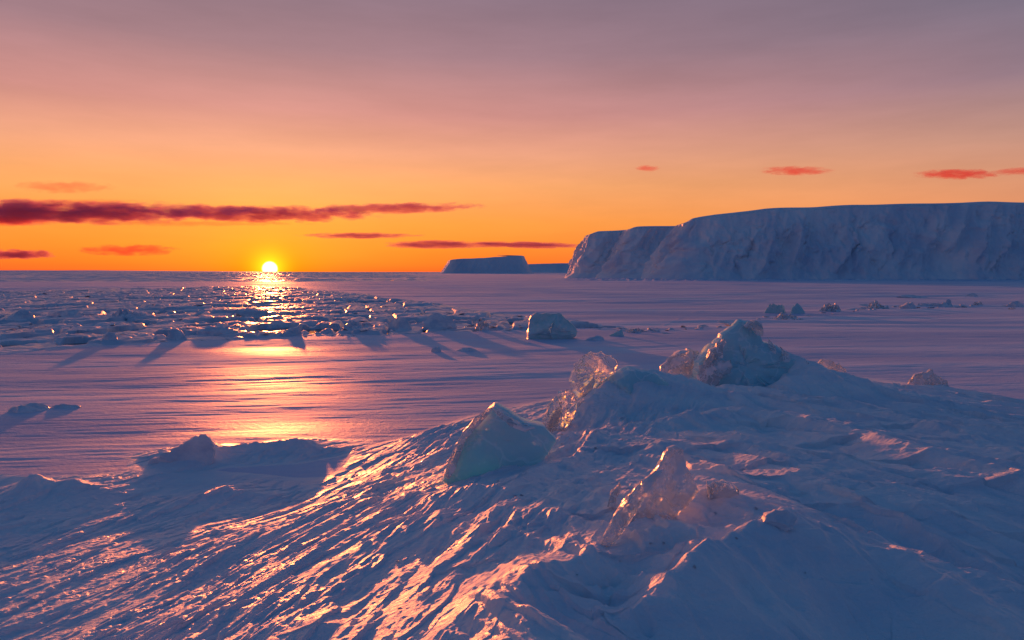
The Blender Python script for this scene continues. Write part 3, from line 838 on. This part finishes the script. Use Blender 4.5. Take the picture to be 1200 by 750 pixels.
# broken crumbs of ice lying about the blocks
for i in range(64):
    cx_, cy_, sp_ = [(575,560,45),(655,515,30),(765,625,60),(845,592,40),(700,505,40),(880,470,70),(400,690,180),(620,640,120),(1000,640,130)][i % 9]
    px, py = cx_ + r.normal() * sp_, cy_ + abs(r.normal()) * sp_ * .28
    if not (5 < px < 1195 and 440 < py < 745): continue
    Yc = hit(px, py); x, y, z = at(px, py, Yc)
    o = bpy.data.objects.new('ice_crumb', protos[int(r.integers(12))]); COL.objects.link(o)
    s_ = r.uniform(2.0, 5.5) / F * Yc / 2
    o.scale = (s_ * r.uniform(.8, 1.6), s_, s_ * r.uniform(.8, 1.6)); o.rotation_euler = (r.uniform(-.4, .4), r.uniform(-.4, .4), r.uniform(0, 6.28)); o.location = (x, y, z + s_ * .1)
    tag(o, 'tiny crumb of broken ice lying on the snow ridge', 'ice crumb', 'ice crumbs scattered over the snow ridge')

# ------------------------------------------------------------------ clouds
def cloud_mat(name, dens, col, absorb, nscale, seed):
    m = bpy.data.materials.new(name); m.use_nodes = True
    nt = m.node_tree; nt.nodes.clear()
    out = nt.nodes.new('ShaderNodeOutputMaterial')
    pv = nt.nodes.new('ShaderNodeVolumePrincipled')
    pv.inputs['Color'].default_value = (*col, 1)
    pv.inputs['Absorption Color'].default_value = (*absorb, 1)
    pv.inputs['Anisotropy'].default_value = 0.3
    tc = nt.nodes.new('ShaderNodeTexCoord')
    ln = nt.nodes.new('ShaderNodeVectorMath'); ln.operation = 'LENGTH'
    nt.links.new(tc.outputs['Object'], ln.inputs[0])
    mp = nt.nodes.new('ShaderNodeMapping'); mp.inputs['Scale'].default_value = nscale
    mp.inputs['Location'].default_value = (seed * 3.7, seed * 1.3, seed * 2.1)
    nt.links.new(tc.outputs['Object'], mp.inputs['Vector'])
    n1 = noise(nt, mp.outputs[0], 1.0, 6, 0.68)
    # density falls to nothing at the edge of the body, eaten away by noise
    a = math_node(nt, 'SUBTRACT', 1.0, math_node(nt, 'POWER', ln.outputs['Value'], 2.4))
    bb = math_node(nt, 'ADD', a, math_node(nt, 'MULTIPLY', math_node(nt, 'SUBTRACT', n1, 0.5), 3.0))
    d = maprange(nt, bb, 0.38, 0.85, 0, dens, True)
    edge = maprange(nt, ln.outputs['Value'], 0.78, 1.0, 1, 0)
    nt.links.new(math_node(nt, 'MULTIPLY', d, edge), pv.inputs['Density'])
    nt.links.new(pv.outputs[0], out.inputs['Volume'])
    return m

def cloud(px0, px1, py, h, label, dens=0.006, col=(.9, .5, .5), absorb=(.6, .12, .16), nscale=(3, 2, 2), seed=0, Y=14000, roll=0):
    x0, y0, z0 = at(px0, py, Y); x1, _, z1 = at(px1, py, Y)
    bm = bmesh.new(); bmesh.ops.create_icosphere(bm, subdivisions=4, radius=1)
    P = np.array([v.co for v in bm.verts]); Fc = [[v.index for v in f.verts] for f in bm.faces]; bm.free()
    o = mesh_obj('cloud', P, Fc, cloud_mat('cloud_vapour', dens, col, absorb, nscale, seed))
    hh = h / F * Y / 2
    o.scale = ((x1 - x0) / 2, hh * 1.6, hh)
    o.rotation_euler = (0, R(roll), 0)
    o.location = ((x0 + x1) / 2, Y, (z0 + z1) / 2)
    return tag(o, label, 'cloud')
DARK = dict(col=(.45, .26, .42), absorb=(.55, .10, .20))
RED = dict(col=(.08, .06, .08), absorb=(.96, .46, .46))
cloud(-300, 360, 249, 36, 'largest dark red cloud bank, long and streaky, at the left above the sun', .010, nscale=(9, 1.5, 1.6), seed=1, **DARK)
cloud(120, 470, 250, 25, 'middle stretch of the long dark cloud, running on from the largest bank', .010, nscale=(7, 1.5, 1.4), seed=14, roll=.6, Y=14800, **DARK)
cloud(330, 590, 244, 16, 'thin tapering right-hand tip of the long dark cloud above the sun', .011, nscale=(6, 1.5, 1.2), seed=2, roll=-1.2, **DARK)
cloud(80, 400, 262, 9, 'thin red-tinted strip of cloud standing for the lit underside of the long dark cloud', .006, nscale=(8, 1.5, 1.2), seed=15, Y=13300, **RED)  # extra cloud body; the sunset-lit lower edge is put into its red absorption
cloud(-70, 78, 259, 15, 'bright red streak under the left end of the dark cloud bank', .010, nscale=(5, 1.5, 1.4), seed=3, Y=13000, **RED)
cloud(20, 190, 236, 8, 'faint red wisp lying along the top of the dark cloud bank', .004, nscale=(7, 1.5, 1.2), seed=16, Y=13600, **RED)
cloud(335, 505, 276, 9, 'thin dark streak of cloud right of the sun, uppermost of the thin ones', .02, nscale=(4, 1.5, 1.2), seed=4, **DARK)
cloud(430, 605, 286.5, 12, 'thin lens-shaped dark cloud below the thin streak, left of the iceberg', .02, nscale=(3, 1.5, 1.2), seed=5, **DARK)
cloud(530, 705, 287, 11, 'thin dark cloud reaching to the left end of the ice cliffs', .02, nscale=(3, 1.5, 1.2), seed=6, roll=.8, **DARK)
cloud(-40, 75, 298, 15, 'small dark cloud low at the left edge above the horizon', .015, nscale=(4, 1.5, 1.4), seed=7, **DARK)
cloud(75, 225, 293, 17, 'ragged red cloud low left of the sun', .010, nscale=(5, 1.5, 1.6), seed=8, **RED)
cloud(0, 150, 219, 18, 'faint orange wisp above the left end of the dark cloud bank', .004, nscale=(5, 1.5, 1.6), seed=9, **RED)
cloud(738, 778, 197, 9, 'smallest red cloudlet above the left end of the cliffs', .015, nscale=(2, 1.5, 1.2), seed=10, **RED)
cloud(880, 985, 200, 13, 'red cloudlet above the middle of the tall cliff', .015, nscale=(4, 2, 2.2), seed=11, **RED)
cloud(1060, 1185, 204, 15, 'red cloud high above the right part of the cliff', .015, nscale=(4.5, 2, 2.2), seed=12, **RED)
cloud(1155, 1240, 201, 11, 'red cloudlet cut by the right edge of the sky', .012, nscale=(3, 1.5, 1.4), seed=13, **RED)

# ------------------------------------------------------------------ sky
SUN_AZ = math.atan((317 - 600) / F)                 # bearing from +Y
SUN_EL_VIS = math.atan((HORIZON - 315.2) / F)
SUN_EL = R(3.4)
sx, sy = math.sin(SUN_AZ), math.cos(SUN_AZ)
world = bpy.data.worlds.new('World'); scene.world = world; world.use_nodes = True
nt = world.node_tree; nt.nodes.clear()
out = nt.nodes.new('ShaderNodeOutputWorld')
tc = nt.nodes.new('ShaderNodeTexCoord')
D = tc.outputs['Generated']
sep = nt.nodes.new('ShaderNodeSeparateXYZ'); nt.links.new(D, sep.inputs[0])
el = math_node(nt, 'ARCSINE', sep.outputs[2])
elf = math_node(nt, 'MULTIPLY', el, 180 / math.pi / 90)           # 0..1 over 0..90 degrees
rad = math_node(nt, 'SQRT', math_node(nt, 'ADD', math_node(nt, 'MULTIPLY', sep.outputs[0], sep.outputs[0]),
                math_node(nt, 'ADD', math_node(nt, 'MULTIPLY', sep.outputs[1], sep.outputs[1]), 1e-5)))
g = math_node(nt, 'DIVIDE', math_node(nt, 'ADD', math_node(nt, 'MULTIPLY', sep.outputs[0], sx), math_node(nt, 'MULTIPLY', sep.outputs[1], sy)), rad)
def ramp(stops):
    n = nt.nodes.new('ShaderNodeValToRGB')
    e = n.color_ramp.elements
    while len(e) < len(stops): e.new(0.5)
    for k, (deg, c) in enumerate(stops):
        e[k].position = max(0, deg) / 90.0; e[k].color = (*lin(*c), 1)
    nt.links.new(elf, n.inputs[0])
    return n.outputs[0]
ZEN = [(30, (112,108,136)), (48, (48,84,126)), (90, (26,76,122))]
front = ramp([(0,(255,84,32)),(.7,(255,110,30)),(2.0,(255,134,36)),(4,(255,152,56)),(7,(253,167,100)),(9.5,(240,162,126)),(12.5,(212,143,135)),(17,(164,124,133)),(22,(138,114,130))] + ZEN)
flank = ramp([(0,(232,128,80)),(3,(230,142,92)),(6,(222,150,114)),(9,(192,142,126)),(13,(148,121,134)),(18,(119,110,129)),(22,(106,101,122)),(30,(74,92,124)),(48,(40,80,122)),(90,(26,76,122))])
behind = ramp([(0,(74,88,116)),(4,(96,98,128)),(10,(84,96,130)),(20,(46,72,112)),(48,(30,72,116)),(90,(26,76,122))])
c1 = mixcol(nt, maprange(nt, g, 0.55, 0.985, 0, 1, False), flank, front)
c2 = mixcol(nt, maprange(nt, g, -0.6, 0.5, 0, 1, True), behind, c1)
# faint uneven veils of high haze
mpv = nt.nodes.new('ShaderNodeMapping'); mpv.inputs['Scale'].default_value = (2.2, 2.2, 14)
nt.links.new(D, mpv.inputs['Vector'])
veil = maprange(nt, noise(nt, mpv.outputs[0], 1.6, 5, 0.6), 0.3, 0.7, 0.92, 1.06)
vm = nt.nodes.new('ShaderNodeVectorMath'); vm.operation = 'SCALE'
nt.links.new(c2, vm.inputs[0]); nt.links.new(veil, vm.inputs['Scale']); c2 = vm.outputs[0]
# glow and disc of the sun
svec = (math.cos(SUN_EL_VIS) * sx, math.cos(SUN_EL_VIS) * sy, math.sin(SUN_EL_VIS))
dn = nt.nodes.new('ShaderNodeVectorMath'); dn.operation = 'DISTANCE'
nt.links.new(D, dn.inputs[0]); dn.inputs[1].default_value = svec
ang = dn.outputs['Value']
glow = math_node(nt, 'POWER', maprange(nt, ang, 0.0, 0.20, 1, 0), 3.0)
halo = math_node(nt, 'POWER', maprange(nt, ang, 0.008, 0.055, 1, 0), 3.5)
disc = maprange(nt, ang, 0.0085, 0.0110, 1, 0, True)
def scaled(fac, c):
    n = nt.nodes.new('ShaderNodeVectorMath'); n.operation = 'SCALE'; n.inputs[0].default_value = c
    nt.links.new(fac, n.inputs['Scale']); return n.outputs[0]
def vadd(a, b):
    n = nt.nodes.new('ShaderNodeVectorMath'); n.operation = 'ADD'
    nt.links.new(a, n.inputs[0]); nt.links.new(b, n.inputs[1]); return n.outputs[0]
sky = vadd(vadd(vadd(c2, scaled(glow, (0.06, 0.11, -0.03))), scaled(halo, (0.7, 0.62, 0.02))), scaled(disc, (4.0, 3.0, 1.2)))
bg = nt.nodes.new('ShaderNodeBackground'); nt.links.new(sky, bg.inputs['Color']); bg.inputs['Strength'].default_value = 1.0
st = nt.nodes.new('ShaderNodeTexSky'); st.sky_type = 'NISHITA'; st.sun_disc = False
st.sun_elevation = SUN_EL; st.sun_rotation = SUN_AZ; st.altitude = 0
bg2 = nt.nodes.new('ShaderNodeBackground'); nt.links.new(st.outputs[0], bg2.inputs['Color']); bg2.inputs['Strength'].default_value = 0.006
ad = nt.nodes.new('ShaderNodeAddShader')
nt.links.new(bg.outputs[0], ad.inputs[0]); nt.links.new(bg2.outputs[0], ad.inputs[1])
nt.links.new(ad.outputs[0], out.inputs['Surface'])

sl = bpy.data.lights.new('sun', 'SUN'); sl.energy = 4.9; sl.angle = R(1.2); sl.color = (1.0, 0.225, 0.055)
so = bpy.data.objects.new('sun', sl); COL.objects.link(so)
d = Vector((math.cos(SUN_EL) * sx, math.cos(SUN_EL) * sy, math.sin(SUN_EL)))
so.rotation_euler = d.to_track_quat('Z', 'Y').to_euler(); so.location = (-5, 10, 12)

# ------------------------------------------------------------------ camera and render settings
cam = bpy.data.cameras.new('camera'); cam.sensor_width = 36; cam.lens = F / 1200 * 36
cam.clip_start = 0.1; cam.clip_end = 60000
co = bpy.data.objects.new('camera', cam); COL.objects.link(co)
co.location = (0, 0, CAMZ); co.rotation_euler = (math.pi / 2 - PITCH, 0, 0)
scene.camera = co
scene.render.resolution_x = 1024; scene.render.resolution_y = 640
scene.view_settings.view_transform = 'Standard'; scene.view_settings.look = 'None'
scene.view_settings.exposure = 0; scene.view_settings.gamma = 1
scene.cycles.use_denoising = True
scene.cycles.sample_clamp_indirect = 6
scene.cycles.max_bounces = 10; scene.cycles.transmission_bounces = 8; scene.cycles.volume_bounces = 1
